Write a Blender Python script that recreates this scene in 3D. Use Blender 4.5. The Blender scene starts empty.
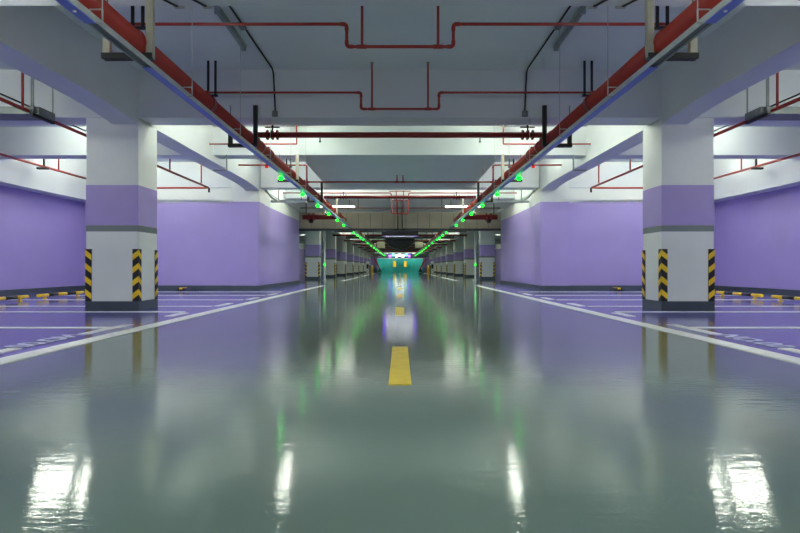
import bpy, bmesh, math, random
from mathutils import Vector
random.seed(7)
S = bpy.context.scene
C = S.collection

# ------------------------------------------------------------------ camera, world, exposure
cam_d = bpy.data.cameras.new('camera'); cam = bpy.data.objects.new('camera', cam_d); C.objects.link(cam)
cam.location = (0, 0, 0.75); cam.rotation_euler = (math.pi/2, 0, 0)
cam_d.lens = 24; cam_d.sensor_width = 36; cam_d.shift_y = 1/800; cam_d.clip_end = 300; cam_d.clip_start = 0.05
S.camera = cam
W = bpy.data.worlds.new('world'); S.world = W; W.use_nodes = True
W.node_tree.nodes['Background'].inputs[0].default_value = (0.0, 0.0, 0.0, 1)   # underground: no sky
S.view_settings.view_transform = 'Standard'; S.view_settings.look = 'None'
S.view_settings.gamma = 1; S.view_settings.use_curve_mapping = False
S.view_settings.exposure = 1.95
S.cycles.max_bounces = 10; S.cycles.diffuse_bounces = 6; S.cycles.glossy_bounces = 4
S.cycles.use_denoising = True
S.cycles.sample_clamp_indirect = 6
LAMP = 42.0            # strength of the lit tubes

# ------------------------------------------------------------------ materials
def lin(c):
    return tuple((v/12.92 if v <= 0.04045 else ((v+0.055)/1.055)**2.4) for v in (x/255 for x in c))
def nt(name):
    m = bpy.data.materials.new(name); m.use_nodes = True
    return m, m.node_tree, m.node_tree.nodes['Principled BSDF']
def mat(name, rgb, rough=0.5, metal=0.0, vary=0.06, scale=3.0, bump=0.0, spec=0.5):
    m, t, p = nt(name)
    c = lin(rgb)
    tc = t.nodes.new('ShaderNodeTexCoord'); n = t.nodes.new('ShaderNodeTexNoise')
    n.inputs['Scale'].default_value = scale; n.inputs['Detail'].default_value = 4
    t.links.new(tc.outputs['Object'], n.inputs['Vector'])
    r = t.nodes.new('ShaderNodeValToRGB')
    r.color_ramp.elements[0].position = 0.3; r.color_ramp.elements[1].position = 0.7
    r.color_ramp.elements[0].color = tuple(v*(1-vary) for v in c)+(1,)
    r.color_ramp.elements[1].color = tuple(min(1, v*(1+vary)) for v in c)+(1,)
    t.links.new(n.outputs['Fac'], r.inputs['Fac']); t.links.new(r.outputs['Color'], p.inputs['Base Color'])
    p.inputs['Roughness'].default_value = rough; p.inputs['Metallic'].default_value = metal
    p.inputs['Specular IOR Level'].default_value = spec
    if bump:
        b = t.nodes.new('ShaderNodeBump'); b.inputs['Strength'].default_value = bump; b.inputs['Distance'].default_value = 0.01
        t.links.new(n.outputs['Fac'], b.inputs['Height']); t.links.new(b.outputs['Normal'], p.inputs['Normal'])
    return m
def emit(name, rgb, strength):
    m, t, p = nt(name)
    p.inputs['Base Color'].default_value = lin(rgb)+(1,)
    p.inputs['Emission Color'].default_value = lin(rgb)+(1,)
    p.inputs['Emission Strength'].default_value = strength
    return m
def two_tone(name, low, high, z, rough=0.45):
    """wall paint: one colour up to height z, another above"""
    m, t, p = nt(name)
    g = t.nodes.new('ShaderNodeNewGeometry'); s = t.nodes.new('ShaderNodeSeparateXYZ')
    t.links.new(g.outputs['Position'], s.inputs[0])
    gt = t.nodes.new('ShaderNodeMath'); gt.operation = 'GREATER_THAN'; gt.inputs[1].default_value = z
    t.links.new(s.outputs['Z'], gt.inputs[0])
    n = t.nodes.new('ShaderNodeTexNoise'); n.inputs['Scale'].default_value = 1.3; n.inputs['Detail'].default_value = 5
    t.links.new(g.outputs['Position'], n.inputs['Vector'])
    mx = t.nodes.new('ShaderNodeMix'); mx.data_type = 'RGBA'
    mx.inputs['A'].default_value = lin(low)+(1,); mx.inputs['B'].default_value = lin(high)+(1,)
    t.links.new(gt.outputs[0], mx.inputs['Factor'])
    mul = t.nodes.new('ShaderNodeMix'); mul.data_type = 'RGBA'; mul.blend_type = 'MULTIPLY'; mul.inputs['Factor'].default_value = 1
    mr = t.nodes.new('ShaderNodeMapRange'); mr.inputs['To Min'].default_value = 0.92; mr.inputs['To Max'].default_value = 1.06
    t.links.new(n.outputs['Fac'], mr.inputs['Value']); t.links.new(mr.outputs[0], mul.inputs['B']); t.links.new(mx.outputs['Result'], mul.inputs['A'])
    t.links.new(mul.outputs['Result'], p.inputs['Base Color'])
    p.inputs['Roughness'].default_value = rough
    return m
def epoxy(name, rgb, rough, wave, spec=0.5):
    """glossy epoxy coating, slightly wavy and scuffed"""
    m, t, p = nt(name)
    c = lin(rgb)
    g = t.nodes.new('ShaderNodeNewGeometry')
    n1 = t.nodes.new('ShaderNodeTexNoise'); n1.inputs['Scale'].default_value = 0.7; n1.inputs['Detail'].default_value = 6
    t.links.new(g.outputs['Position'], n1.inputs['Vector'])
    r = t.nodes.new('ShaderNodeValToRGB'); r.color_ramp.elements[0].position = .3; r.color_ramp.elements[1].position = .7
    r.color_ramp.elements[0].color = tuple(v*.9 for v in c)+(1,); r.color_ramp.elements[1].color = tuple(v*1.1 for v in c)+(1,)
    t.links.new(n1.outputs['Fac'], r.inputs['Fac']); t.links.new(r.outputs['Color'], p.inputs['Base Color'])
    mp = t.nodes.new('ShaderNodeMapping'); mp.inputs['Scale'].default_value = (1.3, 4.5, 1)
    t.links.new(g.outputs['Position'], mp.inputs['Vector'])
    n2 = t.nodes.new('ShaderNodeTexNoise'); n2.inputs['Scale'].default_value = 5; n2.inputs['Detail'].default_value = 5; n2.inputs['Roughness'].default_value = .6
    t.links.new(mp.outputs[0], n2.inputs['Vector'])
    b = t.nodes.new('ShaderNodeBump'); b.inputs['Strength'].default_value = wave; b.inputs['Distance'].default_value = 0.004
    t.links.new(n2.outputs['Fac'], b.inputs['Height']); t.links.new(b.outputs['Normal'], p.inputs['Normal'])
    mr = t.nodes.new('ShaderNodeMapRange'); mr.inputs['From Min'].default_value = .35; mr.inputs['From Max'].default_value = .65
    mr.inputs['To Min'].default_value = rough*.8; mr.inputs['To Max'].default_value = rough*1.25
    t.links.new(n1.outputs['Fac'], mr.inputs['Value']); t.links.new(mr.outputs[0], p.inputs['Roughness'])
    p.inputs['Specular IOR Level'].default_value = spec
    return m

PURPLE = (166, 150, 211)
M = {
 'floor': epoxy('lane_epoxy', (110, 131, 124), 0.045, 0.28, 0.6),
 'bay': epoxy('bay_epoxy', (104, 101, 182), 0.12, 0.12),
 'white_line': mat('white_line_paint', (244, 246, 240), 0.3, vary=.08, scale=6),
 'yellow_line': mat('yellow_line_paint', (250, 216, 60), 0.32, vary=.1, scale=9),
 'number_paint': mat('faded_number_paint', (178, 182, 226), 0.35, vary=.12, scale=12),
 'ceil': mat('ceiling_paint', (218, 226, 224), 0.7, vary=.03, scale=.8),
 'beam': mat('beam_paint', (214, 219, 220), 0.65, vary=.04, scale=1.0),
 'drop': mat('dropped_ceiling_shaded', (206, 216, 214), 0.6, vary=.04, scale=.9),  # darker than the beams: weaker light put into the colour
 'white': mat('white_wall_paint', (226, 230, 226), 0.5, vary=.04, scale=1.4),
 'wall': two_tone('two_tone_wall_paint', PURPLE, (226, 230, 226), 2.87),
 'purple': mat('purple_paint', PURPLE, 0.42, vary=.05, scale=1.5),
 'grey_stripe': mat('grey_stripe_paint', (120, 130, 132), 0.5, vary=.05),
 'base': mat('dark_baseboard_paint', (70, 80, 90), 0.35, vary=.1, scale=4),
 'black': mat('black_rubber', (22, 22, 26), 0.5, vary=.15),
 'yellow': mat('yellow_reflective', (246, 206, 30), 0.4, vary=.05),
 'red': mat('red_fire_pipe_paint', (160, 48, 36), 0.38, vary=.1, scale=5),
 'red_dark': mat('dark_red_pipe_paint', (128, 26, 24), 0.4, vary=.1, scale=5),
 'galv': mat('galvanised_steel', (196, 202, 200), 0.45, metal=.35, vary=.1, scale=8),
 'galv_dark': mat('dull_steel', (120, 126, 124), 0.5, metal=.4, vary=.1, scale=8),
 'rod': mat('white_rod', (170, 174, 172), 0.5, vary=.05),
 'black_steel': mat('black_steel', (26, 28, 30), 0.5, metal=.2, vary=.1),
 'blue_cover': mat('blue_cover_paint', (112, 132, 226), 0.4, vary=.05),
 'beige_steel': mat('primed_steel', (176, 176, 158), 0.5, vary=.12, scale=6),
 'brass': mat('brass', (150, 120, 70), 0.35, metal=.8, vary=.05),
 'fixture': mat('unlit_fixture', (150, 160, 160), 0.45, vary=.04),
 'cream': mat('cream_panel', (184, 176, 150), 0.55, vary=.08, scale=2),
 'teal': mat('teal_hoarding', (46, 186, 182), 0.5, vary=.15, scale=1.5),
 'dark_duct': mat('dark_duct', (70, 70, 74), 0.5, vary=.1),
 'dark': mat('dark_panel', (30, 28, 40), 0.4, vary=.1),
 'bollard': mat('yellow_bollard', (240, 200, 20), 0.4, vary=.05),
 'boom_red': mat('red_boom', (190, 25, 30), 0.4, vary=.05),
 'cabinet': mat('white_cabinet', (215, 215, 215), 0.45, vary=.04),
 'tube': emit('lit_tube', (250, 255, 238), LAMP),
 'tube_soft': emit('softly_lit_tube', (250, 255, 238), LAMP*.11),
 'tube_half': emit('half_tube', (250, 255, 238), LAMP*.4),
 'tube_lane': emit('lane_tube', (250, 255, 238), LAMP*.6),
 'tube_bay': emit('bay_tube', (250, 255, 238), LAMP*.7),
 'green': emit('green_led', (0, 255, 24), 2.4),
 'red_led': emit('red_led', (255, 30, 30), .12),
 'white_led': emit('white_led', (240, 245, 255), 7.0),
 'purple_led': emit('purple_led', (120, 60, 255), 7.0),
 'sign_white': emit('sign_white', (240, 245, 255), 1.6),
 'sign_purple': emit('sign_purple', (130, 80, 255), 1.2),
 'cyan_led': emit('cyan_led', (90, 225, 235), 1.0),
 'poster': emit('lit_yellow_poster', (235, 190, 50), 0.15),
}

# ------------------------------------------------------------------ mesh helpers
ORG = {}
class MB:
    def __init__(s): s.v = []; s.f = []
    def add(s, vs, fs):
        k = len(s.v); s.v += [tuple(v) for v in vs]; s.f += [tuple(i+k for i in f) for f in fs]; return s
    def box(s, x0, x1, y0, y1, z0, z1):
        vs = [(x, y, z) for z in (z0, z1) for y in (y0, y1) for x in (x0, x1)]
        return s.add(vs, [(0,2,3,1),(4,5,7,6),(0,1,5,4),(2,6,7,3),(0,4,6,2),(1,3,7,5)])
    def prism(s, pts, axis, a, b):
        """polygon pts (2-D) extruded along axis from a to b"""
        n = len(pts)
        def mk(p, t):
            return {'x': (t, p[0], p[1]), 'y': (p[0], t, p[1]), 'z': (p[0], p[1], t)}[axis]
        vs = [mk(p, a) for p in pts]+[mk(p, b) for p in pts]
        fs = [tuple(range(n)), tuple(range(2*n-1, n-1, -1))]+[(i, (i+1) % n, n+(i+1) % n, n+i) for i in range(n)]
        return s.add(vs, fs)
    def tube(s, pts, r, seg=10):
        pts = [Vector(p) for p in pts]; n = len(pts)
        rs = r if isinstance(r, (list, tuple)) else [r]*n
        vs = []; prev = None
        for i, p in enumerate(pts):
            d = ((pts[i+1]-p) if i < n-1 else (p-pts[i-1])).normalized()
            if 0 < i < n-1:
                d2 = (p-pts[i-1]).normalized()
                if (d+d2).length > 1e-6: d = (d+d2).normalized()
            ref = Vector((0, 0, 1)) if abs(d.z) < .9 else Vector((0, 1, 0))
            if prev is not None: ref = prev
            u = (ref-d*ref.dot(d)).normalized(); w = d.cross(u); prev = u
            for k in range(seg):
                a = 2*math.pi*k/seg
                vs.append(p+(u*math.cos(a)+w*math.sin(a))*rs[i])
        fs = [(i*seg+k, i*seg+(k+1) % seg, (i+1)*seg+(k+1) % seg, (i+1)*seg+k) for i in range(n-1) for k in range(seg)]
        fs += [tuple(range(seg-1, -1, -1)), tuple((n-1)*seg+k for k in range(seg))]
        return s.add(vs, fs)
    def build(s, name, m, parent=None, smooth=False, sx=1):
        o0 = ORG.get(parent.name, Vector((0, 0, 0))) if parent else Vector((0, 0, 0))
        me = bpy.data.meshes.new(name)
        me.from_pydata([(v[0]*sx-o0.x, v[1]-o0.y, v[2]-o0.z) for v in s.v], [], s.f)
        b = bmesh.new(); b.from_mesh(me); bmesh.ops.recalc_face_normals(b, faces=b.faces); b.to_mesh(me); b.free()
        me.materials.append(M[m] if isinstance(m, str) else m)
        if smooth:
            for p in me.polygons: p.use_smooth = len(p.vertices) == 4
        o = bpy.data.objects.new(name, me); C.objects.link(o); o.parent = parent
        if parent: ORG[o.name] = o0
        return o
def box(x0, x1, y0, y1, z0, z1): return MB().box(x0, x1, y0, y1, z0, z1)
def tube(pts, r, seg=10): return MB().tube(pts, r, seg)
def bend(pts, r, n=4):
    """round the corners of a polyline with radius r"""
    pts = [Vector(p) for p in pts]; out = [pts[0]]
    for i in range(1, len(pts)-1):
        a = (pts[i-1]-pts[i]).normalized(); b = (pts[i+1]-pts[i]).normalized()
        p0 = pts[i]+a*r; p1 = pts[i]+b*r
        for k in range(n+1):
            t = k/n; out.append(p0*(1-t)**2+pts[i]*2*t*(1-t)+p1*t*t)
    return out+[pts[-1]]
def tag(o, label, cat, group=None):
    o['label'] = label; o['category'] = cat
    if group: o['group'] = group
    return o
def thing(name, loc, label, cat, group=None):
    o = bpy.data.objects.new(name, None); C.objects.link(o); o.location = loc; o.empty_display_size = .2
    ORG[o.name] = Vector(loc)
    return tag(o, label, cat, group)
def struct(o, label=None):
    o['kind'] = 'structure'
    if label: o['label'] = label
    return o
def dup(root, loc, label):
    r = root.copy(); C.objects.link(r); r.location = loc; r['label'] = label
    ORG[r.name] = Vector(loc)
    for ch in list(root.children):
        c = ch.copy(); C.objects.link(c); c.parent = r
        for g in list(ch.children):
            d = g.copy(); C.objects.link(d); d.parent = c
    return r
SIDE = {-1: 'left', 1: 'right'}
ORD = ['first','second','third','fourth','fifth','sixth','seventh','eighth','ninth','tenth','eleventh','twelfth','thirteenth','fourteenth',
 'fifteenth','sixteenth','seventeenth','eighteenth','nineteenth','twentieth','twenty-first','twenty-second','twenty-third','twenty-fourth',
 'twenty-fifth','twenty-sixth','twenty-seventh','twenty-eighth','twenty-ninth','thirtieth','thirty-first','thirty-second','thirty-third','thirty-fourth','thirty-fifth','thirty-sixth']

# ------------------------------------------------------------------ levels (metres, floor = 0)
SLAB = 4.18; MAIN = 3.35; SEC = 3.49; LONG = 3.32
Y0, Y1 = -6.0, 102.0
MAIN_Y = [1.15]+[9.25+8.1*k for k in range(12)]
SEC_Y = [(5.1, 5.585)]+[(13.0+8.1*k, 13.45+8.1*k) for k in range(11)]
WALLX = 10.3; COREX = 4.6; CORE0 = 17.4; CORE1 = 24.3; FARX = 11.2

# ------------------------------------------------------------------ the setting
floor = struct(box(-FARX, FARX, Y0, Y1, -.15, 0).build('floor', 'floor'), 'glossy grey green epoxy driving lane')
ceiling = struct(box(-FARX, FARX, Y0, Y1, SLAB, SLAB+.15).build('ceiling', 'ceil'), 'pale painted concrete slab')
struct(box(-FARX, FARX, Y0-.2, Y0, 0, SLAB).build('wall_back', 'wall'))
struct(box(-FARX, FARX, Y1, Y1+.2, 0, SLAB).build('wall_end', 'wall'))
for s in (-1, 1):
    n = SIDE[s]
    fb = struct(box(3.29, WALLX, Y0, CORE0, 0, .004).build('floor_bays_'+n, 'bay', sx=s), 'glossy violet blue parking bay floor')
    struct(box(3.29, COREX, CORE0, CORE1, 0, .004).build('floor_strip_'+n, 'bay', sx=s))
    w = struct(box(WALLX, WALLX+.2, Y0, CORE0, 0, SLAB).build('wall_'+n, 'wall', sx=s), 'violet painted side wall of the parking bays')
    struct(box(9.86, WALLX, Y0, CORE0, 2.87, SLAB).build('trim_wall_beam_'+n, 'beam', sx=s))
    core = struct(box(COREX, FARX, CORE0, CORE1, 0, SLAB).build('wall_core_'+n, 'wall', sx=s), 'violet and white wall block beyond the nearest column')
    # rounded pilaster at the corner of the block
    r = .07; x0, x1, y0, y1 = 4.54, 5.44, 17.2, 17.5
    pts = [(x1, y1), (x1, y0)]+[(x0+r-r*math.sin(a), y0+r-r*math.cos(a)) for a in [k*math.pi/12 for k in range(7)]]+[(x0, y1+.4), (x0+.1, y1+.4)]
    MB().prism(pts, 'z', 0, SLAB).build('pilaster', 'wall', core, sx=s)
    struct(box(FARX, FARX+.2, CORE1, Y1, 0, SLAB).build('wall_far_'+n, 'wall', sx=s))
    struct(box(WALLX-.03, WALLX, Y0, CORE0, .004, .165).build('baseboard_'+n, 'base', sx=s))
    struct(box(5.44, WALLX-.03, CORE0-.03, CORE0, .004, .165).build('baseboard_cross_'+n, 'base', sx=s))
    b = struct(box(COREX-.03, COREX, 17.9, CORE1, .004, .165).build('baseboard_core_'+n, 'base', sx=s))
    MB().box(4.51, 5.45, 17.17, 17.2, .004, .165).box(4.51, 4.54, 17.2, 17.9, .004, .165).build('skirting_return', 'base', b, sx=s)
    # long beams over the column rows, with the flared haunch at the columns
    lb = struct(box(4.54, 4.98, Y0, Y1, LONG, SLAB).build('ceiling_beam_row_'+n, 'beam', sx=s), 'long beam over the column row')
    for yc in (9.25, 17.2):
        prof = [(yc-1.5, LONG)]+[(yc-1.5+1.5*t, LONG-.09*t*t) for t in (.2, .4, .6, .8, 1)]+[(yc, LONG)]
        MB().prism(prof, 'x', 4.54, 4.98).build('haunch', 'beam', lb, sx=s)
    # dropped bulkhead ends
for i, y in enumerate(MAIN_Y):
    struct(box(-FARX, FARX, y, y+.5, MAIN, SLAB).build('ceiling_beam', 'beam'), 'deep concrete beam crossing the whole hall')
for i, (a, b) in enumerate(SEC_Y):
    struct(box(-FARX, FARX, a, b, SEC, SLAB).build('ceiling_rib', 'beam'), 'shallower concrete beam between two deep beams')
struct(box(-2.46, 2.46, 12.93, 17.3, SEC-.01, SLAB).build('ceiling_drop', 'drop'), 'dull grey lowered ceiling over the middle of the lane')

# painted markings (parts of the floor)
T = .006
for s in (-1, 1):
    for a, b in ((Y0, 22.0), (29.5, 41.0), (45, 56), (60, 72)):
        box(3.09, 3.29, a, b, 0, T).build('lane_line', 'white_line', floor, sx=s)
    fb = bpy.data.objects['floor_bays_'+SIDE[s]]
    for y in (1.8, 4.2, 6.6, 8.95, 10.25, 12.3, 14.3, 16.3):
        box(3.62, 9.6, y-.06, y+.06, .004, .004+T).build('bay_line', 'white_line', fb, sx=s)
    for a, b in ((1.9, 2.7), (3.9, 4.9), (5.95, 6.95), (8.15, 8.75), (10.3, 11.1), (12.4, 13.2), (14.4, 15.2)):
        box(3.47, 3.6, a, b, .004, .004+T).build('bay_corner_line', 'white_line', fb, sx=s)
k = 0
for y in [3.4+5.0*i for i in range(-1, 14)]:
    box(-.073, .073, y, y+1.62, 0, T).build('centre_dash', 'yellow_line', floor)
# faded bay numbers at the bay mouth, read from the lane
cu = bpy.data.curves.new('bay_number', 'FONT'); cu.body = 'NO.00'; cu.size = .34; cu.extrude = .001; cu.offset = .012; cu.resolution_u = 3; cu.align_x = 'CENTER'
to = bpy.data.objects.new('tmp_text', cu); C.objects.link(to)
bpy.context.view_layer.update()
tm = bpy.data.meshes.new_from_object(to); bpy.data.objects.remove(to)
tm.materials.clear(); tm.materials.append(M['number_paint'])
for s in (-1, 1):
    fb = bpy.data.objects['floor_bays_'+SIDE[s]]
    me = tm.copy()
    for v in me.vertices:          # text x runs from far to near, text y runs away from the lane
        x, y, z = v.co
        v.co = (s*(3.47+y), -x, z)
    for yc in (5.42, 2.95):
        o = bpy.data.objects.new('bay_number', me); C.objects.link(o); o.parent = fb; o.location = (0, yc, .0095)

# ------------------------------------------------------------------ columns
def guard(cx, cy, dx, dy, parent, s, big):
    """L-shaped corner guard on the column corner (cx,cy); dx,dy point into the column"""
    w, t, z0, z1 = .095, .012, .165, 1.07
    m = MB()
    m.box(*sorted((cx-dx*t, cx+dx*w)), *sorted((cy-dy*t, cy)), z0, z1)
    m.box(*sorted((cx-dx*t, cx)), *sorted((cy, cy+dy*w)), z0, z1)
    g = m.build('corner_guard', 'black', parent, sx=s)
    e = .0015
    n = 4; pitch = (z1-z0)/n; h = .10; rise = .085
    for i in range(n):
        zb = z0+.03+i*pitch; st = MB()
        # stripes climb towards the corner on both legs
        ya = cy-dy*(t+e); xa, xb = cx+dx*w, cx-dx*(t+e)
        st.add([(xa, ya, zb), (xb, ya, zb+rise), (xb, ya, zb+rise+h), (xa, ya, zb+h),
                (xa, ya+dy*e, zb), (xb, ya+dy*e, zb+rise), (xb, ya+dy*e, zb+rise+h), (xa, ya+dy*e, zb+h)],
               [(0,1,2,3),(7,6,5,4),(0,4,5,1),(1,5,6,2),(2,6,7,3),(3,7,4,0)])
        xc = cx-dx*(t+e); y2 = cy+dy*w; y3 = cy-dy*(t+e)
        st.add([(xc, y2, zb), (xc, y3, zb+rise), (xc, y3, zb+rise+h), (xc, y2, zb+h),
                (xc+dx*e, y2, zb), (xc+dx*e, y3, zb+rise), (xc+dx*e, y3, zb+rise+h), (xc+dx*e, y2, zb+h)],
               [(0,1,2,3),(7,6,5,4),(0,4,5,1),(1,5,6,2),(2,6,7,3),(3,7,4,0)])
        st.build('stripe', 'yellow', g, sx=s)
    return g
def column(s, xi, y, label):
    xo = xi+.9; y1 = y+.71; top = LONG+.02
    t = thing('column', (s*(xi+.45), y+.355, 0), label, 'column', 'square columns along the lane')
    box(xi, xo, y, y1, 0, top).build('shaft', 'white', t, sx=s)
    p = .004
    b = box(xi-p, xo+p, y-p, y1+p, 1.485, 2.18).build('painted_band', 'purple', t, sx=s); b['label'] = 'violet painted band'
    b = box(xi-p, xo+p, y-p, y1+p, 1.375, 1.483).build('painted_stripe', 'grey_stripe', t, sx=s); b['label'] = 'grey painted stripe'
    b = box(xi-.012, xo+.012, y-.012, y1+.012, 0, .165).build('baseboard', 'base', t, sx=s); b['label'] = 'dark grey skirting'
    for cx, dx in ((xi, 1), (xo, -1)):
        for cy, dy in ((y, 1), (y1, -1)):
            guard(cx, cy, dx, dy, t, s, True)
    return t
for s in (-1, 1):
    n = SIDE[s]
    column(s, 4.54, 9.25, f'nearest and largest white and violet column on the {n}')
    far0 = None
    for i, y in enumerate([33.5+8.1*k for k in range(8)]):
        lab = f'{ORD[i]} of the far white and violet columns on the {n}, counted past the wall block'
        if far0 is None: far0 = column(s, 5.05, y, lab)
        else: dup(far0, (s*5.5, y+.355, 0), lab)

# ------------------------------------------------------------------ main fire pipes, hangers, trays
PX, PZ, PR = 2.615, 2.985, .1
HANG = [5.3, 9.17]+[12.9+4.05*k for k in range(20)]
for s in (-1, 1):
    n = SIDE[s]
    t = thing('fire_main_pipe', (s*PX, 0, PZ), f'thick red fire main pipe running along the {n} side of the lane', 'pipe', 'fire mains')
    tube([(PX, Y0, PZ), (PX, 92, PZ)], PR, 20).build('pipe', 'red', t, True, s)
    for y in (3.2, 7.25, 9.9, 10.6, 14.6, 18.9, 22.9, 27, 31, 35, 39):
        m = MB().tube([(PX, y-.05, PZ), (PX, y-.045, PZ), (PX, y+.045, PZ), (PX, y+.05, PZ)], [PR+.005, PR+.02, PR+.02, PR+.005], 20)
        m.box(PX-.02, PX+.02, y-.03, y+.03, PZ+PR, PZ+PR+.06)
        m.build('coupling', 'red_dark', t, sx=s)
    h0 = {}
    for i, y in enumerate(HANG):
        if y > 60: break
        if 24.8 < y < 25.5: continue
        style = 'light' if i % 2 == 0 else 'dark'
        top = SEC if i == 0 else (3.54 if i == 1 else None)
        if top is None:
            top = SEC
        leg = .07
        lab = f'{"pale" if style=="light" else "black"} steel trapeze hanger under the {n} fire main, {ORD[i]} from the viewer'
        h = thing('pipe_hanger', (s*(PX+.09), y, PZ), lab, 'pipe hanger', 'trapeze hangers of the fire mains')
        mt = 'beige_steel' if style == 'light' else 'black_steel'
        for xa in (PX-.16, PX+.27):
            lt = top
            if xa > PX:
                lt = PZ+.06
                tube([(xa+leg/2, y+.02, lt-.05), (xa+leg/2, y+.02, top)], .008, 6).build('threaded_rod', 'galv_dark', h, sx=s)
            mm = MB().box(xa, xa+leg, y-.004, y+.004, PZ-.165, lt).box(xa, xa+.008, y, y+.045, PZ-.165, lt).box(xa+leg-.008, xa+leg, y, y+.045, PZ-.165, lt)
            mm.build('leg', mt, h, sx=s)
        MB().box(PX-.16, PX+.34, y-.03, y+.05, PZ-.165, PZ-.15).box(PX-.16, PX+.34, y-.03, y-.02, PZ-.15, PZ-.11).box(PX-.16, PX+.34, y+.04, y+.05, PZ-.15, PZ-.11).build('crossbar', 'black_steel', h, sx=s)
        cl = [(PX+(PR+.008)*math.cos(a), y-.05, PZ+(PR+.008)*math.sin(a)) for a in [math.pi*k/12 for k in range(13)]]
        cl = [(PX+PR+.008, y-.05, PZ-.1)]+cl+[(PX-PR-.008, y-.05, PZ-.1)]
        tube(cl, .007, 6).build('u_bolt', 'red', h, sx=s)
    # lighting trunking below the main pipe
    XI, XO, ZB = 2.305, 2.392, 2.61
    t = thing('cable_tray', (s*2.35, 0, ZB), f'slim pale cable tray with blue underside along the {n} side of the lane', 'cable tray', 'lane cable trays')
    box(XI, XI+.006, Y0, 92, ZB, ZB+.05).build('inner_flange', 'galv', t, sx=s)
    box(XO-.006, XO, Y0, 92, ZB, ZB+.05).build('outer_flange', 'galv', t, sx=s)
    box(XI+.006, XO-.006, Y0, 92, ZB+.02, ZB+.024).build('bottom_plate', 'galv_dark', t, sx=s)
    for a, b in ((Y0, 4.05), (4.95, 92)):
        box(XI+.006, XO, a, b, ZB-.006, ZB+.002).build('bottom_cover', 'blue_cover', t, sx=s)
    y = 0.55; i = 0
    while y < 58:
        zt = SLAB
        for (a, b) in SEC_Y:
            if a-.05 < y < b+.05: zt = SEC
        for a in MAIN_Y:
            if a-.05 < y < a+.55: zt = MAIN
        if 12.9 < y < 17.3: zt = min(zt, SEC-.01)
        m = MB().tube([(XI-.045, y, zt), (XI-.045, y, ZB+.1)], .0042, 6)
        m.tube([(XI-.045, y, ZB+.1), (XI+.05, y, ZB+.1), (XI+.05, y, ZB+.02)], .007, 6)
        m.tube([(XI-.045, y, ZB+.1), (XI-.045, y, ZB-.0), (XI+.004, y, ZB-.0)], .007, 6)
        m.build('hanger_rod', 'rod', t, sx=s)
        y += 1.75

# ------------------------------------------------------------------ sprinkler branches across the lane
def sprinkler(x, y, z, parent, s=1, up=True):
    d = 1 if up else -1
    m = MB().tube([(x, y, z), (x, y, z+d*.03)], .012, 8).tube([(x, y, z+d*.03), (x, y, z+d*.035)], .028, 10)
    m.tube([(x-.012, y, z), (x-.014, y, z+d*.03)], .003, 5).tube([(x+.012, y, z), (x+.014, y, z+d*.03)], .003, 5)
    m.build('sprinkler_head', 'brass', parent, sx=s)
def branch(y, zt, zl, xj, xo, xr, r, label, ztop, risers_up=True):
    t = thing('sprinkler_branch_pipe', (0, y, zt), label, 'pipe', 'red sprinkler pipes across the lane')
    pts = [(-xo, y, zt), (-xj, y, zt), (-xj, y, zl), (xj, y, zl), (xj, y, zt), (xo, y, zt)]
    tube(bend(pts, r*2.2), r, 10).build('pipe', 'red', t, True)
    for x, z in ((-xj, zt), (-xj, zl), (xj, zl), (xj, zt)):
        dx = -1 if (x < 0) == (z == zt) else 1
        dz = -1 if z == zt else 1
        tube(bend([(x+dx*r*4, y, z), (x, y, z), (x, y, z+dz*r*4)], r*2.2), r*1.3, 10).build('elbow', 'red', t, True)
    for x in xr:
        tube([(x, y, zl), (x, y, ztop-.045)], r*.85, 8).build('riser', 'red', t, True)
        tube([(x-r*3, y, zl), (x+r*3, y, zl)], r*1.35, 10).build('tee', 'red', t, True)
        sprinkler(x, y, ztop-.045, t)
    for x in (-3.12, 3.12):
        for dx in (-.06, .06):
            box(x+dx-.02, x+dx+.02, y-.06, y-.052, zt-.06, SLAB).build('drop_strap', 'black_steel', t)
        box(x-.09, x+.09, y-.06, y-.02, zt-.08, zt-.05).build('strap_foot', 'black_steel', t)
    return t
branch(6.4, .75+2.92, .75+2.65, .64, 3.25, (-.456, .456), .019, 'nearest red sprinkler pipe, with a squared dip in the middle, high over the lane', SLAB)
branch(8.9, .75+2.92, .75+2.645, .65, 3.3, (-.467, .467), .019, 'second red sprinkler pipe with a squared dip, in front of the deep beam', SLAB)
t = branch(15.0, .75+2.88, .75+2.405, 2.62, 4.54, (-.085, .085), .022, 'red sprinkler pipe passing below the lowered grey ceiling', 3.36)

# red cross mains linking the two fire mains
def cross_main(y, z, r, label, valves, half=PX):
    t = thing('cross_main_pipe', (0, y, z), label, 'pipe', 'red cross mains')
    tube([(-half, y, z), (half, y, z)], r, 14).build('pipe', 'red_dark', t, True)
    for x in valves:
        for dx in (-.09, .0, .09):
            tube([(x+dx-.012, y, z), (x+dx+.012, y, z)], r*1.75, 14).build('flange', 'red_dark', t)
        m = MB().tube([(x, y, z), (x, y, z+r*2.5)], .014, 8)
        m.box(x-.13, x+.13, y-.02, y+.02, z+r*2.5, z+r*2.5+.02).tube([(x, y, z+r*2.5), (x, y, z+r*3.4)], .02, 8)
        m.build('valve_handle', 'black_steel', t)
    for x in (-1.44, 1.44):
        MB().tube([(x, y-.02, z+r), (x, y-.02, z-r*2.2)], .012, 6).tube([(x, y-.02, z-r*2.2), (x, y-.02, z-r*2.6)], .022, 8).build('drain_plug', 'galv_dark', t)
    return t
cross_main(9.62, .75+2.39, .052, 'thick dark red cross main with flanged valves, just behind the nearest deep beam', (-2.3, 2.3))
cross_main(18.4, .75+2.43, .052, 'dark red cross main beyond the lowered grey ceiling', (-1.95, 1.95))
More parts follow.
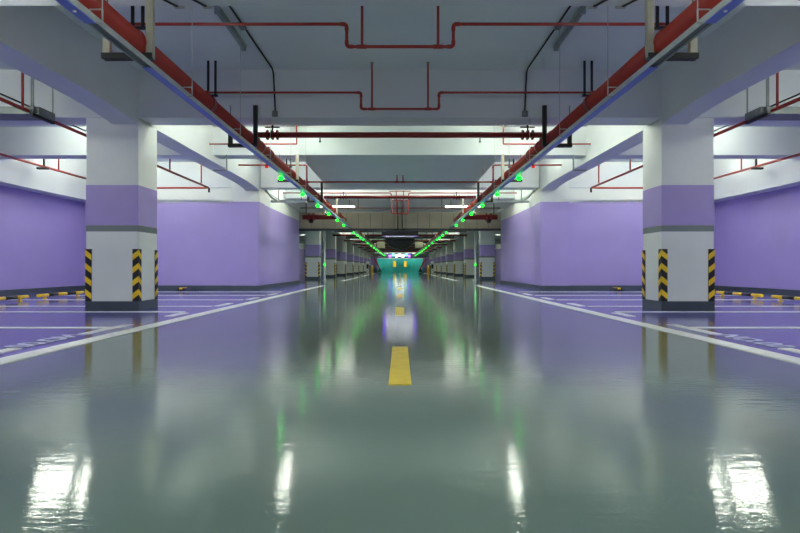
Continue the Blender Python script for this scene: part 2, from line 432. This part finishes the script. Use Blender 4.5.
# thin branch behind the first cross main, seen against the bright beam
for s in (-1, 1):
    t = thing('sprinkler_branch_pipe', (s*3, 12.6, 3.0), f'thin bright red pipe stub in front of the lit beam on the {SIDE[s]}', 'pipe', 'red sprinkler pipes across the lane')
    tube([(2.46, 12.7, .75+2.94), (4.54, 12.7, .75+2.94)], .018, 8).build('pipe', 'red', t, True, s)
    tube([(2.46, 12.7, .75+2.94), (2.46, 12.7, SLAB-.05)], .016, 8).build('riser', 'red', t, True, s)
    sprinkler(2.46, 12.7, SLAB-.05, t, s)

# the cage of red pipes in the middle, before the shutter box
t = thing('pipe_cage', (0, 20.8, 2.9), 'small cage of crossing red pipes in the middle under the ceiling', 'pipe')
y = 20.7
z = lambda py, d=20.7: .75+(267.5-py)*d/533.3
tube(bend([(-4.54, y, z(193)), (-.34, y, z(193)), (-.31, y, z(213.5)), (.31, y, z(213.5)), (.34, y, z(193)), (4.54, y, z(193))], .06), .022, 8).build('pipe', 'red_dark', t, True)
for x in (-.14, .14):
    tube([(x, y, z(191)), (x, y, z(213.5))], .018, 8).build('riser', 'red_dark', t, True)
for py, w in ((191.2, .42), (200.3, .31)):
    tube([(-w, y, z(py)), (w, y, z(py))], .02, 8).build('crossbar', 'red_dark', t, True)
t = thing('sprinkler_branch_pipe', (0, 24.2, 3.4), 'red sprinkler pipe just in front of the cream shutter box', 'pipe', 'red sprinkler pipes across the lane')
tube([(-4.54, 24.2, .75+2.7), (4.54, 24.2, .75+2.7)], .02, 8).build('pipe', 'red_dark', t, True)
for x in (-1.9, 1.9):
    tube([(x, 24.2, .75+2.7), (x, 24.2, SLAB-.05)], .016, 8).build('riser', 'red_dark', t, True)
    sprinkler(x, 24.2, SLAB-.05, t)
for s in (-1, 1):
    t = thing('valve_pipe', (s*3.6, 23.3, .75+2.2), f'dark red flanged pipe stub under the cream shutter box on the {SIDE[s]}', 'pipe', 'flanged stubs')
    tube([(PX+.09, 23.3, .75+2.2), (4.25, 23.3, .75+2.2)], .11, 14).build('pipe', 'red_dark', t, True, s)
    for x in (3.75, 3.95):
        tube([(x, 23.3, .75+2.2), (x+.05, 23.3, .75+2.2)], .18, 14).build('flange', 'red_dark', t, False, s)
    tube([(3.88, 23.3, .75+2.2), (3.88, 23.3, .75+1.95)], .09, 10).build('valve_body', 'black_steel', t, True, s)
    for x in (3.2, 4.1):
        tube([(x, 23.3, .75+2.2), (x, 23.3, SLAB)], .02, 6).build('rod', 'black_steel', t, False, s)

# ------------------------------------------------------------------ lamps
def lamp(name, x, y, z, along, L, label, group, lit=True, s=1, drop=0.0, glow='tube'):
    t = thing(name, (s*x, y, z), label, 'lamp', group)
    def bx(l, w, z0, z1):
        return box(x-l, x+l, y-w, y+w, z0, z1) if along == 'x' else box(x-w, x+w, y-l, y+l, z0, z1)
    bx(L/2, .035, z-.045, z).build('housing', 'fixture', t, sx=s)
    p = [(x-L/2+.03, y, z-.07), (x+L/2-.03, y, z-.07)] if along == 'x' else [(x, y-L/2+.03, z-.07), (x, y+L/2-.03, z-.07)]
    tube(p, .028, 10).build('tube', glow if lit else 'fixture', t, True, s)
    for k in (-1, 1):
        if along == 'x': m = box(x+k*(L/2-.03)-.02, x+k*(L/2-.03)+.02, y-.034, y+.034, z-.10, z-.045)
        else: m = box(x-.034, x+.034, y+k*(L/2-.03)-.02, y+k*(L/2-.03)+.02, z-.10, z-.045)
        m.build('end_cap', 'fixture', t, sx=s)
        if drop:
            q = (x+k*L/3, y) if along == 'x' else (x, y+k*L/3)
            tube([(q[0], q[1], z), (q[0], q[1], z+drop)], .008, 6).build('rod', 'black_steel', t, sx=s)
    return t
for s in (-1, 1):
    n = SIDE[s]
    lamp('batten_lamp', 2.4, 7.6, SLAB, 'y', 1.25, f'unlit grey batten lamp on the slab above the near lane, {n}', 'batten lamps', False, s)
    lamp('batten_lamp', 2.62, 11.9, SLAB, 'y', 1.3, f'lit batten lamp on the slab behind the nearest deep beam, {n} of the lane', 'batten lamps', True, s, glow='tube_lane')
    lamp('batten_lamp', 7.45, 11.75, SLAB, 'x', 1.3, f'lit white batten lamp over the parking bays on the {n}', 'batten lamps', True, s, glow='tube_bay')
    lamp('batten_lamp', 6.9, 15.1, SLAB, 'x', 1.3, f'added batten lamp behind the rib before the violet cross wall, {n}', 'batten lamps', True, s)  # added lamp, unseen behind the rib, brightens the cross wall
    lamp('batten_lamp', 8.9, 15.1, SLAB, 'x', 1.0, f'added batten lamp behind the rib near the side wall, {n}', 'batten lamps', True, s)  # added unseen lamp to lift the side wall
    lamp('batten_lamp', 2.75, 23.4, .75+2.74, 'x', 1.6, f'lit batten lamp hanging before the cream shutter box, {n}', 'batten lamps', True, s, drop=SLAB-.75-2.74, glow='tube_soft')
    lamp('batten_lamp', 2.62, 19.9, SLAB, 'y', 1.3, f'lit batten lamp on the slab between the violet wall blocks, {n}', 'batten lamps', True, s)
    lamp('batten_lamp', 1.0, 19.0, SLAB, 'y', 1.2, f'added inner batten lamp between the violet wall blocks, {n}', 'batten lamps', True, s)  # extra lamp put in to brighten the walls along the lane
    lamp('batten_lamp', 3.2, 10.35, SLAB, 'x', 1.2, f'added cross batten lamp right behind the nearest deep beam, {n}', 'batten lamps', True, s, glow='tube_bay')  # added out of sight to brighten the column's lane face
    for yy, nm in ((-3.0, 'behind the viewer'), (1.0 + 2.4, 'beside the viewer'), (6.3, 'just before the nearest column')):
        lamp('batten_lamp', 7.45, yy, 3.7, 'x', 1.3, f'added batten lamp hanging over the bays {nm}, {n}', 'batten lamps', True, s, drop=SLAB-3.7, glow='tube_bay')  # added fill lamps, all out of view, for bays and walls
    for yy, nm in ((-4.0, 'far behind the viewer'), (-1.2, 'behind the viewer'), (2.5, 'above the viewer')):
        lamp('batten_lamp', 1.3, yy, 2.75, 'y', 1.3, f'added batten lamp hanging over the lane {nm}, {n}', 'batten lamps', True, s, drop=SLAB-2.75, glow='tube_lane' if yy < 0 else 'tube_half')  # added lamps out of view, lifting the near slab and floor
    lamp('batten_lamp', 4.4, 4.85, LONG-.12, 'y', 1.2, f'added batten lamp under the long beam beside the viewer, {n}', 'batten lamps', True, s, drop=.12, glow='tube_bay')  # added out of view to light the near slab from the side
    lamp('batten_lamp', 3.5, 15.2, SLAB, 'x', 1.2, f'added batten lamp beside the lowered grey ceiling, {n}', 'batten lamps', True, s, glow='tube_bay')  # added, hidden by the rib, to bounce light onto the lowered ceiling
    for k in range(8):
        lamp('batten_lamp', 2.62, 28.0+8.1*k, SLAB, 'y', 1.3, f'{ORD[k]} lit batten lamp along the far lane, {n}', 'batten lamps', True, s)
    for k in range(8):
        lamp('batten_lamp', 4.0, 32.2+8.1*k, SLAB, 'x', .9, f'{ORD[k]} added cross batten lamp in front of the far columns, {n}', 'batten lamps', True, s)  # added row that brightens the front faces of the far columns
    lamp('batten_lamp', 2.2, 94.5, SLAB, 'x', 1.4, f'added batten lamp before the teal hoarding, {n}', 'batten lamps', True, s)  # added to brighten the far end
    lamp('batten_lamp', 2.2, 97.2, 3.9, 'x', 1.4, f'added batten lamp close over the teal hoarding, {n}', 'batten lamps', True, s, drop=SLAB-3.9)  # second added lamp, lifts the hoarding itself
    for k in range(3):
        lamp('batten_lamp', 8.3, 29.0+16.2*k, SLAB, 'x', 1.3, f'{ORD[k]} lit batten lamp over the far bays, {n}', 'batten lamps', True, s)
    # conduit to the unlit lamp
    t = thing('conduit', (s*2.2, 8, SLAB), f'dark steel conduit bending down the deep beam on the {n}', 'conduit', 'conduits')
    tube(bend([(2.235, 6.2, SLAB-.015), (2.19, 9.22, SLAB-.015), (2.16, 9.235, 3.45)], .12), .014, 8).build('tube', 'black_steel', t, True, s)
    box(2.19, 2.27, 7.45, 7.6, SLAB-.05, SLAB).build('junction_box', 'galv_dark', t, sx=s)
    MB().tube([(2.16, 9.21, 3.45), (2.16, 9.21, 3.36)], .05, 10).build('end_box', 'galv_dark', t, True, s)
    for x in (2.33, 2.03):
        t = thing('junction_box', (s*x, 5.6, SEC), f'small beige junction box on the cross rib, {"outer" if x>2.2 else "inner"} of two on the {n}', 'box', 'rib junction boxes')
        box(x-.05, x+.05, 5.585, 5.65, SEC+.0, SEC+.07).build('body', 'beige_steel', t, sx=s)
        tube(bend([(x, 5.62, SEC+.035), (x, 5.57, SEC-.012), (x+.25, 5.12, SEC-.012)], .02), .012, 6).build('lead', 'black_steel', t, True, s)

# ------------------------------------------------------------------ parking guidance indicator lights
for s in (-1, 1):
    n = SIDE[s]
    first = None
    k = 0
    y = 10.75
    while y < 84:
        lab = f'{ORD[k]} green indicator light from the viewer under the {n} cable tray'
        loc = (s*2.40, y, 2.61)
        if first is None:
            first = thing('indicator_light', loc, lab, 'indicator light', 'green parking indicators')
            tube([(2.40, y, 2.604), (2.40, y, 2.575)], .03, 10).build('mount', 'cabinet', first, sx=s)
            MB().tube([(2.40, y, 2.575), (2.40, y, 2.55), (2.40, y, 2.515)], [.048, .055, .035], 12).build('lens', 'green', first, True, s)
        else: dup(first, loc, lab)
        y += 2.4 if y < 34 else 4.8; k += 1
    t = thing('indicator_light', (s*2.40, 9.6, 2.60), f'small red indicator light under the {n} cable tray', 'indicator light')
    tube([(2.40, 9.6, 2.604), (2.40, 9.6, 2.58)], .02, 8).build('mount', 'black_steel', t, sx=s)
    MB().tube([(2.40, 9.6, 2.58), (2.40, 9.6, 2.54)], [.035, .025], 10).build('lens', 'red_led', t, True, s)
    t = thing('indicator_light', (s*2.35, 3.85, 2.6), f'small white dot of an indicator under the near end of the {n} cable tray', 'indicator light')
    MB().tube([(2.35, 3.85, 2.604), (2.35, 3.85, 2.595)], .012, 10).build('lens', 'cabinet', t, False, s)

# ------------------------------------------------------------------ parking bay pipes and trays
for s in (-1, 1):
    n = SIDE[s]
    t = thing('bay_fire_pipe', (s*6.0, 0, 3.33), f'red pipe running through the {n} parking bays and turning outwards at the violet wall', 'pipe', 'bay pipes')
    tube(bend([(6.0, Y0+.05, .75+2.58), (6.0, 16.75, .75+2.5), (9.8, 16.75, .75+2.5)], .1), .03, 10).build('pipe', 'red', t, True, s)
    for y, zt in ((8.48, SLAB-.05), (3.0, SLAB-.05), (13.9, .75+2.9), (16.1, .75+3.1)):
        tube([(6.0, y, .75+2.54), (6.0, y, zt)], .02, 8).build('riser', 'red', t, True, s)
        sprinkler(6.0, y, zt, t, s)
    tube([(6.0, 16.75, .75+2.5), (6.0, 16.75, .75+2.36)], .03, 8).build('drain_plug', 'black_steel', t, True, s)
    t = thing('conduit', (s*6.04, 0, 3.42), f'thin black conduit just above the red bay pipe on the {n}', 'conduit', 'conduits')
    tube([(6.04, Y0+.05, .75+2.64), (6.04, 12.9, .75+2.62)], .014, 6).build('tube', 'black_steel', t, True, s)
    t = thing('wall_fire_pipe', (s*9.6, 0, 3.5), f'straight red pipe along the {n} side wall above the bays', 'pipe', 'wall pipes')
    tube([(9.6, Y0+.05, .75+2.72), (9.6, 17.3, .75+2.72)], .032, 10).build('pipe', 'red', t, True, s)
    for y in (7, 11, 15):
        tube([(9.6, y, .75+2.72), (9.6, y, SLAB-.05)], .02, 8).build('riser', 'red', t, True, s)
    for y in (5.5, 10, 14.35):
        MB().box(9.56, 9.6, y-.02, y+.02, .75+2.72, SLAB).box(9.48, 9.75, y-.05, y+.05, .75+2.64, .75+2.69).build('bracket', 'black_steel', t, sx=s)
    t = thing('bay_cable_tray', (s*7.8, 8.6, 3.2), f'wide grey cable tray hanging across the {n} parking bays', 'cable tray', 'bay cable trays')
    za = .75+2.48
    MB().box(5.82, 9.8, 8.6, 9.0, za, za+.008).box(5.82, 9.8, 8.6, 8.608, za+.008, za+.115).box(5.82, 9.8, 8.992, 9.0, za+.008, za+.115).box(5.82, 5.828, 8.608, 8.992, za+.008, za+.115).build('trough', 'galv_dark', t, sx=s)
    for x in (5.9, 7.9):
        box(x-.025, x+.025, 8.53, 9.08, za-.045, za-.003).build('support_bar', 'black_steel', t, sx=s)
        for yy in (8.56, 9.06):
            box(x-.022 if yy < 8.7 else x-.008, x+.022 if yy < 8.7 else x+.008, yy-.008, yy+.008, za-.04, SLAB).build('drop_strap', 'galv_dark', t, sx=s)
    # small bracket under the long beam
    t = thing('steel_bracket', (s*4.45, 13.1, 3.2), f'thin steel bracket hanging in front of the rib on the {n}', 'bracket', 'rib brackets')
    MB().box(4.2, 4.23, 12.95, 12.98, 3.12, SEC).build('hanger', 'galv_dark', t, sx=s)
    box(4.2, 4.53, 12.94, 12.99, 3.10, 3.13).build('arm', 'galv_dark', t, sx=s)
    # branch tray at the violet wall
    t = thing('wall_cable_tray', (s*4, 18.8, 3.05), f'short grey tray bridging from the violet wall to the lane tray on the {n}', 'cable tray', 'wall trays')
    MB().box(3.3, 4.56, 18.8, 19.0, .75+2.3, .75+2.31).box(3.3, 4.56, 18.8, 18.81, .75+2.31, .75+2.37).box(3.3, 4.56, 18.99, 19.0, .75+2.31, .75+2.37).build('trough', 'galv', t, sx=s)
    tube(bend([(4.53, 17.95, .75+2.62), (4.45, 18.5, .75+2.42), (4.35, 18.8, .75+2.36)], .1), .03, 8).build('feed_pipe', 'galv_dark', t, True, s)
    for x in (3.5, 4.3):
        tube([(x, 18.9, .75+2.3), (x, 18.9, SLAB)], .012, 6).build('rod', 'black_steel', t, sx=s)

# ------------------------------------------------------------------ wheel stops
def wheel_stop(s, x, yc, label):
    t = thing('wheel_stop', (s*x, yc, 0), label, 'wheel stop', 'tubular wheel stops')
    L, z, r = 1.76, .095, .038
    n = 5; seg = L/n
    for i in range(n):
        a = yc-L/2+i*seg
        p = tube([(x, a, z), (x, a+seg, z)], r, 12).build('tube_section', 'yellow' if i % 2 == 0 else 'black', t, True, s)
    for yy in (yc-L/2+.25, yc+L/2-.25):
        tube([(x, yy, .012), (x, yy, z)], .028, 10).build('foot', 'yellow', t, True, s)
        tube([(x, yy, .004), (x, yy, .016)], .06, 10).build('base_plate', 'yellow', t, False, s)
for s in (-1, 1):
    n = SIDE[s]
    wheel_stop(s, 8.4, 13.25, f'black and yellow tubular wheel stop by the {n} wall, nearest the column')
    wheel_stop(s, 8.4, 11.15, f'black and yellow tubular wheel stop at the {n} edge of the picture')
    wheel_stop(s, 8.4, 8.9, f'black and yellow tubular wheel stop beside the viewer on the {n}')
    t = thing('rubber_wheel_stop', (s*6.8, 16.7, 0), f'black rubber wheel stop with yellow patch before the {n} violet cross wall', 'wheel stop', 'rubber wheel stops')
    pr = [(6.64, .004), (6.96, .004), (6.93, .06), (6.87, .11), (6.73, .11), (6.67, .06)]
    MB().prism(pr, 'y', 16.55, 16.9).build('body', 'black', t, sx=s)
    MB().prism([(6.75, .075), (6.85, .075), (6.85, .125), (6.75, .125)], 'y', 16.54, 16.91).build('patch', 'yellow', t, sx=s)

# ------------------------------------------------------------------ fire shutter box and frame
t = thing('fire_shutter_box', (0, 25.1, 2.5), 'cream panelled shutter box spanning the lane between the wall blocks', 'shutter box')
pw = .555
for i in range(17):
    x = (i-8.5)*pw
    box(x+.008, x+pw-.008, 25.0, 25.3, 2.58, 3.33).build('panel', 'cream', t)
box(-4.72, 4.72, 25.02, 25.28, 2.6, 3.3).build('backing', 'dark_duct', t)
box(-4.75, 4.75, 24.96, 25.32, 2.48, 2.575).build('bottom_rail', 'dark_duct', t)
t = thing('drop_rods', (0, 24.8, 2.6), 'pair of dark drop pipes in front of the cream shutter box', 'pipe')
for x in (-.1, .1):
    tube([(x, 24.85, 2.56), (x, 24.85, SLAB)], .022, 8).build('pipe', 'black_steel', t, True)
    tube([(x, 24.85, 2.54), (x*2.2, 24.85, 2.50)], .03, 8).build('nozzle', 'black_steel', t, True)
for s in (-1, 1):
    t = thing('steel_post', (s*4.5, 31.8, 0), f'thin pale steel post in front of the first far column on the {SIDE[s]}', 'post', 'thin posts')
    box(4.44, 4.54, 31.75, 31.85, 0, 2.95).build('shaft', 'cabinet', t, sx=s)
    box(4.38, 4.60, 31.69, 31.91, 0, .02).build('base_plate', 'cabinet', t, sx=s)
    box(4.44, 6.0, 31.75, 31.85, 2.95, 3.03).build('head_rail', 'cabinet', t, sx=s)
    t = thing('emergency_light', (s*4.5, 31.7, .9), f'tiny green lit sign on the thin post on the {SIDE[s]}', 'sign', 'tiny green signs')
    box(4.45, 4.53, 31.70, 31.748, .88, .96).build('face', 'green', t, sx=s)

# ------------------------------------------------------------------ far end
t = thing('led_sign', (0, 30.2, 2.5), 'dark hanging sign box with white and violet light strips underneath', 'sign')
box(-1.03, 1.03, 30.0, 31.0, 2.56, 2.86).build('case', 'dark', t)
box(-1.03, 1.03, 29.985, 30.0, 2.49, 2.56).build('front_lip', 'dark', t)  # lip added to hide the glowing strips except in the floor reflection
for z0 in (2.50, 2.83):
    box(-1.03, 1.03, 29.97, 29.985, z0, z0+.03).build('edge_strip', 'purple', t)
for i in range(10):
    x = -1.0+i*.2
    box(x+.015, x+.185, 30.03, 30.97, 2.545, 2.56).build('light_strip', 'purple_led' if i in (0, 9) else 'white_led', t)
for x in (-.8, .8):
    tube([(x, 30.3, 2.86), (x, 30.3, SLAB)], .015, 6).build('rod', 'black_steel', t)
t = thing('ventilation_duct', (0, 45, 2.4), 'dark round-bellied ventilation duct hanging over the far lane', 'duct')
pts = [(1.2*math.cos(a), 3.15+.85*math.sin(a)) for a in [math.pi+k*math.pi/16 for k in range(17)]]
MB().prism(pts, 'y', 44.4, 47.5).build('belly', 'dark_duct', t, True)
box(-1.25, 1.25, 44.35, 47.55, 3.15, 3.25).build('top_flange', 'dark_duct', t)
for x in (-1, 1):
    for y in (44.8, 47.2): tube([(x, y, 3.25), (x, y, SLAB)], .02, 6).build('rod', 'black_steel', t)
for s in (-1, 1):
    t = thing('cream_box', (s*1.65, 46, 2.3), f'small cream equipment box beside the round duct on the {SIDE[s]}', 'box', 'cream boxes')
    box(1.3, 1.95, 45.5, 46.5, 2.42, 2.95).build('body', 'cream', t, sx=s)
    for x in (1.4, 1.85): tube([(x, 46, 2.95), (x, 46, SLAB)], .02, 6).build('rod', 'black_steel', t, sx=s)
t = thing('lit_sign', (0, 96, 2.6), 'far lit white and violet sign over the teal hoarding', 'sign')
box(-2.1, 2.1, 95.9, 96.1, 2.5, 3.3).build('case', 'dark', t)
for i in range(7):
    x = -2.0+i*.57
    box(x, x+.46, 95.86, 95.9, 2.6+.2*(i % 2), 3.2-.15*((i+1) % 2)).build('letter_block', 'sign_purple' if i in (0, 6) else ('cyan_led' if i in (1, 5) else 'sign_white'), t)
for x in (-1.8, 1.8): tube([(x, 96, 3.3), (x, 96, SLAB)], .03, 6).build('rod', 'black_steel', t)
t = thing('hoarding', (0, 99, 0), 'teal hoarding closing the far end of the lane', 'hoarding')
for i in range(12):
    x = -4.2+i*.7
    box(x+.02, x+.68, 99.0+(.03 if i % 2 else 0), 99.15, .0, 2.4).build('panel', 'teal', t)
box(-4.25, 4.25, 98.95, 99.2, 2.4, 2.5).build('top_rail', 'cabinet', t)
for s in (-1, 1):
    t = thing('lit_poster', (s*1.0, 98.9, .9), f'small lit yellow poster on the teal hoarding, {SIDE[s]}', 'poster', 'yellow posters')
    box(.75, 1.25, 98.9, 98.95, .85, 1.95).build('face', 'poster', t, sx=s)
    box(.72, 1.28, 98.95, 98.99, .82, 1.98).build('frame', 'dark', t, sx=s)
    t = thing('bollard', (s*4.05, 77, 0), f'bright yellow bollard at the far {SIDE[s]} of the lane', 'bollard', 'yellow bollards')
    MB().tube([(4.05, 77, 0), (4.05, 77, .95), (4.05, 77, 1.05)], [.16, .16, .06], 12).build('post', 'bollard', t, True, s)
    tube([(4.05, 77, 0), (4.05, 77, .03)], .24, 12).build('base', 'bollard', t, True, s)
    t = thing('barrier_gate', (s*4.3, 80, 0), f'raised red barrier gate before the teal hoarding on the {SIDE[s]}', 'barrier', 'barrier gates')
    box(4.45, 4.95, 80, 80.4, 0, 1.1).build('cabinet', 'dark', t, sx=s)
    MB().prism([(2.9, .5), (3.1, .45), (3.95, 2.1), (3.75, 2.2)], 'y', 79.9, 79.98).build('boom', 'boom_red', t, sx=s)
    MB().prism([(2.75, .05), (3.35, .05), (3.2, .5), (2.85, .5)], 'y', 79.8, 80.1).build('foot', 'dark', t, sx=s)
    t = thing('ticket_machine', (s*4.7, 75, 0), f'white ticket machine behind the far columns on the {SIDE[s]}', 'ticket machine', 'ticket machines')
    MB().prism([(75, 0), (75.5, 0), (75.5, 1.6), (75.1, 1.6), (75, 1.35)], 'x', 4.35, 4.75).build('body', 'cabinet', t, sx=s)
    box(4.4, 4.7, 74.98, 75.0, .6, 1.2).build('screen', 'dark', t, sx=s)
# far services: red cross pipes and dark ducts between the far beams
for k in range(7):
    y = 31.6+8.1*k
    t = thing('far_cross_pipe', (0, y, 3.1), f'{ORD[k]} dark red pipe crossing the far lane under the beams', 'pipe', 'far cross pipes')
    tube([(-5, y, 3.15), (5, y, 3.15)], .07, 8).build('pipe', 'red_dark', t, True)
    for x in (-3.6, -2.0, 2.0, 3.6):
        tube([(x, y, 3.15), (x, y, SLAB)], .025, 6).build('rod', 'black_steel', t)
    t = thing('far_duct', (0, y+4, 3.1), f'{ORD[k]} flat dark duct across the far lane', 'duct', 'far ducts')
    box(-4.4, 4.4, y+3.7, y+4.5, 3.12, 3.4).build('duct_body', 'dark_duct', t)
    for x in (-4.3, 4.2):
        box(x, x+.1, y+3.68, y+4.52, 3.1, 3.42).build('flange', 'galv_dark', t)
